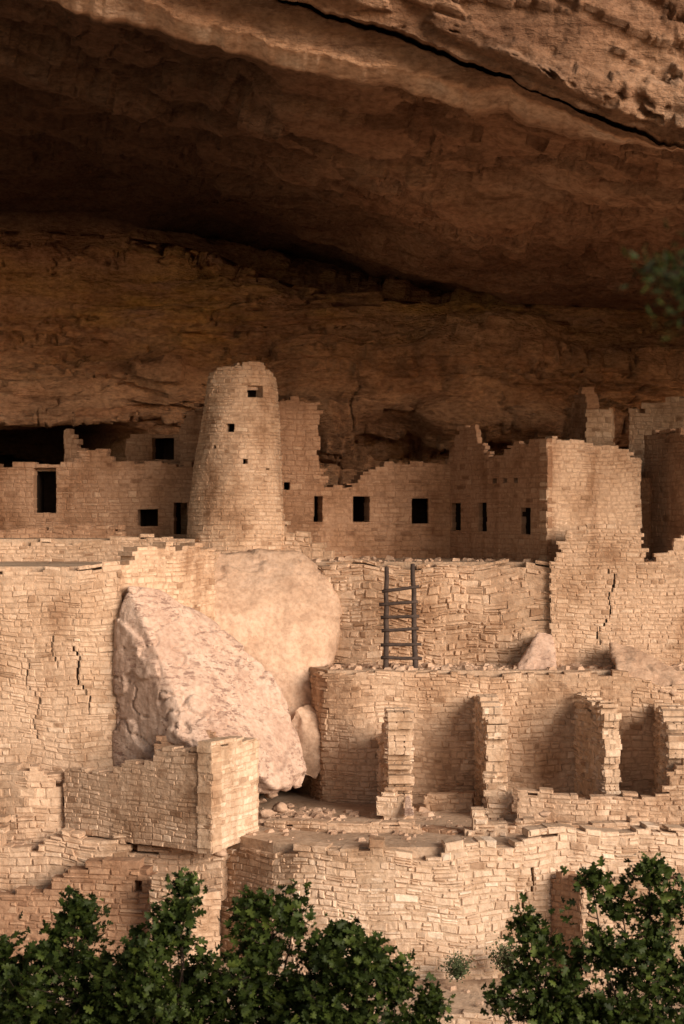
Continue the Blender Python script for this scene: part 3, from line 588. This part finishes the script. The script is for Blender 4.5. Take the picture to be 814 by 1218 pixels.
def tree(name, label, base, blobs, Y, seed, leaf=.15, mat=LEAF, dens=1.0, cat='tree', tr=.11, clr=.15, group=None):
    R = random.Random(seed); rng = np.random.default_rng(seed)
    t = thing(name, label, cat, base, group); v = []; f = []; cent = []
    B0 = Vector(base); bl = [(Vector(P(px, py, Y+dy)), r*Y/F) for (px, py, r, dy) in blobs]
    top = sum((b[0] for b in bl), Vector())/len(bl); fork = B0.lerp(top, .45); fork.x = B0.x+(top.x-B0.x)*.3
    tube(v, f, B0, fork, tr, tr*.75, 8, .03, seed)
    for (c, r) in bl:
        mid = fork.lerp(c, .5)+Vector((R.uniform(-.3, .3), R.uniform(-.2, .3), R.uniform(-.1, .25)))
        tube(v, f, fork, mid, tr*.45, tr*.22, 6, .05, R.randint(0, 999)); tube(v, f, mid, c, tr*.22, tr*.08, 6, .05, R.randint(0, 999))
        for k in range(3):
            m0 = mid.lerp(c, .3+.25*k); e0 = m0+Vector((R.uniform(-.3, .3), R.uniform(-.3, .3), R.uniform(.05, .3)))
            tube(v, f, m0, e0, .014, .006, 4, .03, R.randint(0, 999), 3); cent.append(np.array(e0)[None, :]+rng.normal(size=(14, 3))*clr)
        n = int(dens*19*(r/.6)**2)+5
        for _ in range(n):
            d = Vector((R.gauss(0, 1.15), R.gauss(0, 1), R.gauss(0, .9))).normalized()*r*R.uniform(.3, 1.75)**.9
            d.z = d.z+abs(d.z)*.1; e = c+d; s0 = c+d*R.uniform(.05, .3)
            tube(v, f, s0, e, .013, .005, 4, .03, R.randint(0, 999), 3)
            for k in range(3):
                q_ = s0.lerp(e, .5+.25*k); m = int(R.uniform(6, 13))
                cent.append(np.array(q_)[None, :]+rng.normal(size=(m, 3))*clr*(.75 if k < 2 else .55))
    mesh_obj('trunk', v, f, BARK, t, smooth=True)
    leaves(np.concatenate(cent), leaf, rng, mat, 'crown', t)
    return t
tree('oak_tree', 'dark green scrub oak in the bottom left corner', (X(50, 31), 31, -13.9), [(5, 1145, 30, .3), (62, 1138, 28, 0), (102, 1104, 17, .2), (120, 1150, 28, -.2), (30, 1200, 50, 0), (100, 1192, 46, -.5), (95, 1080, 7, 0), (60, 1235, 50, 0), (0, 1240, 50, 0), (120, 1235, 45, 0)], 31, 1)
tree('oak_tree', 'scrub oak with a tall pointed tuft below the stepped stub wall', (X(190, 30), 30, -13.9), [(212, 1080, 14, 0), (203, 1115, 26, .2), (165, 1146, 26, 0), (240, 1165, 26, .3), (180, 1192, 48, -.3), (140, 1208, 40, 0), (218, 1060, 6, 0), (230, 1225, 40, 0), (180, 1240, 45, 0)], 30, 2)
tree('oak_tree', 'broad scrub oak in front of the curved front wall', (X(330, 30), 30, -13.9), [(298, 1082, 16, 0), (350, 1088, 18, .2), (322, 1126, 32, 0), (385, 1134, 22, 0), (280, 1168, 36, -.2), (350, 1186, 44, 0), (290, 1218, 40, 0), (410, 1115, 10, 0), (340, 1240, 45, 0), (420, 1155, 18, 0)], 30, 3)
tree('oak_tree', 'low scrub oak on the right end of the left tree group, over sandy ground', (X(430, 29), 29, -13.8), [(440, 1132, 14, 0), (462, 1156, 15, .1), (415, 1178, 28, 0), (508, 1193, 12, 0), (440, 1218, 32, 0), (400, 1216, 34, -.2), (500, 1222, 15, 0), (470, 1190, 14, 0)], 29, 4)
tree('oak_tree', 'airy oak bush rising at the lower right edge', (X(770, 31), 31, -13.9), [(770, 1042, 15, 0), (738, 1078, 20, .2), (800, 1075, 18, 0), (705, 1055, 10, 0), (770, 1116, 32, 0), (720, 1136, 26, -.2), (800, 1165, 34, 0), (750, 1190, 40, 0), (790, 1230, 48, 0), (720, 1230, 38, 0)], 31, 5, dens=.75)
tree('oak_tree', 'smaller oak bush left of the airy bush at lower right', (X(665, 31), 31, -13.9), [(628, 1106, 10, 0), (650, 1133, 16, 0), (622, 1160, 13, 0), (675, 1165, 25, .2), (598, 1188, 12, 0), (650, 1200, 28, 0), (700, 1206, 32, 0), (650, 1235, 32, 0)], 31, 6, dens=.75)
def shrub(px, py, Y, r, seed, label):
    R = random.Random(seed); rng = np.random.default_rng(seed); b = Vector(P(px, py, Y)); t = thing('shrub', label, 'shrub', b); v = []; f = []; cent = []
    for _ in range(26):
        a = R.uniform(0, 6.28); e = b+Vector((math.cos(a)*r*R.random(), math.sin(a)*r*R.random(), r*R.uniform(.7, 1.6)))
        tube(v, f, b, e, .012, .005, 4, .02, R.randint(0, 99), 3)
        for k in range(3): cent.append(np.array(b.lerp(e, .5+.25*k))[None]+rng.normal(size=(12, 3))*.07)
    mesh_obj('stem', v, f, BARK, t); leaves(np.concatenate(cent), .06, rng, LEAF2, 'foliage', t)
shrub(544, 1166, 46.3, .33, 1, 'small grey green shrub at the foot of the curved front wall')
shrub(601, 1158, 46.5, .42, 2, 'rounder green shrub at the foot of the curved wall, beside the right bushes')
NT = np.array([(0, 0), (.09, .3), (.07, .8), (0, 1), (-.07, .8), (-.09, .3)])
def near_tree():
    t = thing('juniper_tree', 'blurred dark juniper branch entering from the right edge near the camera', 'tree', (3.3, 9.2, -5.2))
    R = random.Random(3); rng = np.random.default_rng(3); v = []; f = []; cent = []
    top = Vector((3.2, 9.2, 3.2)); tube(v, f, (3.3, 9.2, -6.6), top, .16, .04, 8, .04, 1, 8)
    tips = [Vector(P(766, 322, 9)), Vector(P(790, 334, 9.1)), Vector(P(808, 382, 9.0)), Vector(P(810, 305, 9.2)), Vector(P(800, 345, 9.1)), Vector(P(806, 318, 9.0))]
    for k in range(44):
        z = R.uniform(-1.8, 3); a = R.uniform(0, 6.28); L = 1.0*(1-max(z, 0)/3.6)*R.uniform(.6, 1)
        tips.append(Vector((3.25+math.cos(a)*L, 9.2+math.sin(a)*L, z+.25)))
    for e in tips:
        s0 = Vector((3.25, 9.2, e.z-.35 if e.x > 1.8 else e.z-.1)); tube(v, f, s0, e, .022, .006, 5, .03, R.randint(0, 99), 5)
        for k in range(12):
            c = s0.lerp(e, .4+.6*k/11); cent.append(np.array(c)[None]+rng.normal(size=(34, 3))*(.045 if e.x < 1.8 else .09))
    mesh_obj('trunk', v, f, BARK, t, smooth=True); leaves(np.concatenate(cent), .055, rng, LEAFN, 'crown', t, NT)
near_tree()
# ------------------------------------------------------------------ light, world, camera
sc = bpy.context.scene
az = math.radians(43); el = math.radians(19)
d = Vector((math.sin(az)*math.cos(el), -math.cos(az)*math.cos(el), math.sin(el)))
sl = bpy.data.lights.new('sun', 'SUN'); sl.energy = 5.0; sl.angle = math.radians(33); sl.color = (1, .895, .77)
so = bpy.data.objects.new('sun', sl); C.objects.link(so); so.rotation_euler = d.to_track_quat('Z', 'Y').to_euler(); so.location = (20, -20, 20)
w = bpy.data.worlds.new('World'); sc.world = w; w.use_nodes = True; n = w.node_tree.nodes; l = w.node_tree.links
sky = n.new('ShaderNodeTexSky'); sky.sky_type = 'NISHITA'; sky.sun_disc = False; sky.sun_elevation = el; sky.sun_rotation = math.atan2(d.x, d.y)
mx = n.new('ShaderNodeMix'); mx.data_type = 'RGBA'; mx.blend_type = 'MULTIPLY'; mx.inputs[0].default_value = 1; mx.inputs[7].default_value = (1.3, .93, .67, 1)
l.new(sky.outputs[0], mx.inputs[6]); l.new(mx.outputs[2], n['Background'].inputs[0]); n['Background'].inputs[1].default_value = .14
cam = bpy.data.cameras.new('camera'); co = bpy.data.objects.new('camera', cam); C.objects.link(co)
co.location = (0, 0, 0); co.rotation_euler = (math.radians(90), 0, 0)
cam.sensor_fit = 'VERTICAL'; cam.sensor_height = 24; cam.lens = F/1218*24; cam.clip_end = 2000
cam.dof.use_dof = True; cam.dof.focus_distance = 55; cam.dof.aperture_fstop = 1.4
sc.camera = co
sc.view_settings.view_transform = 'Standard'; sc.view_settings.look = 'None'; sc.view_settings.exposure = 0
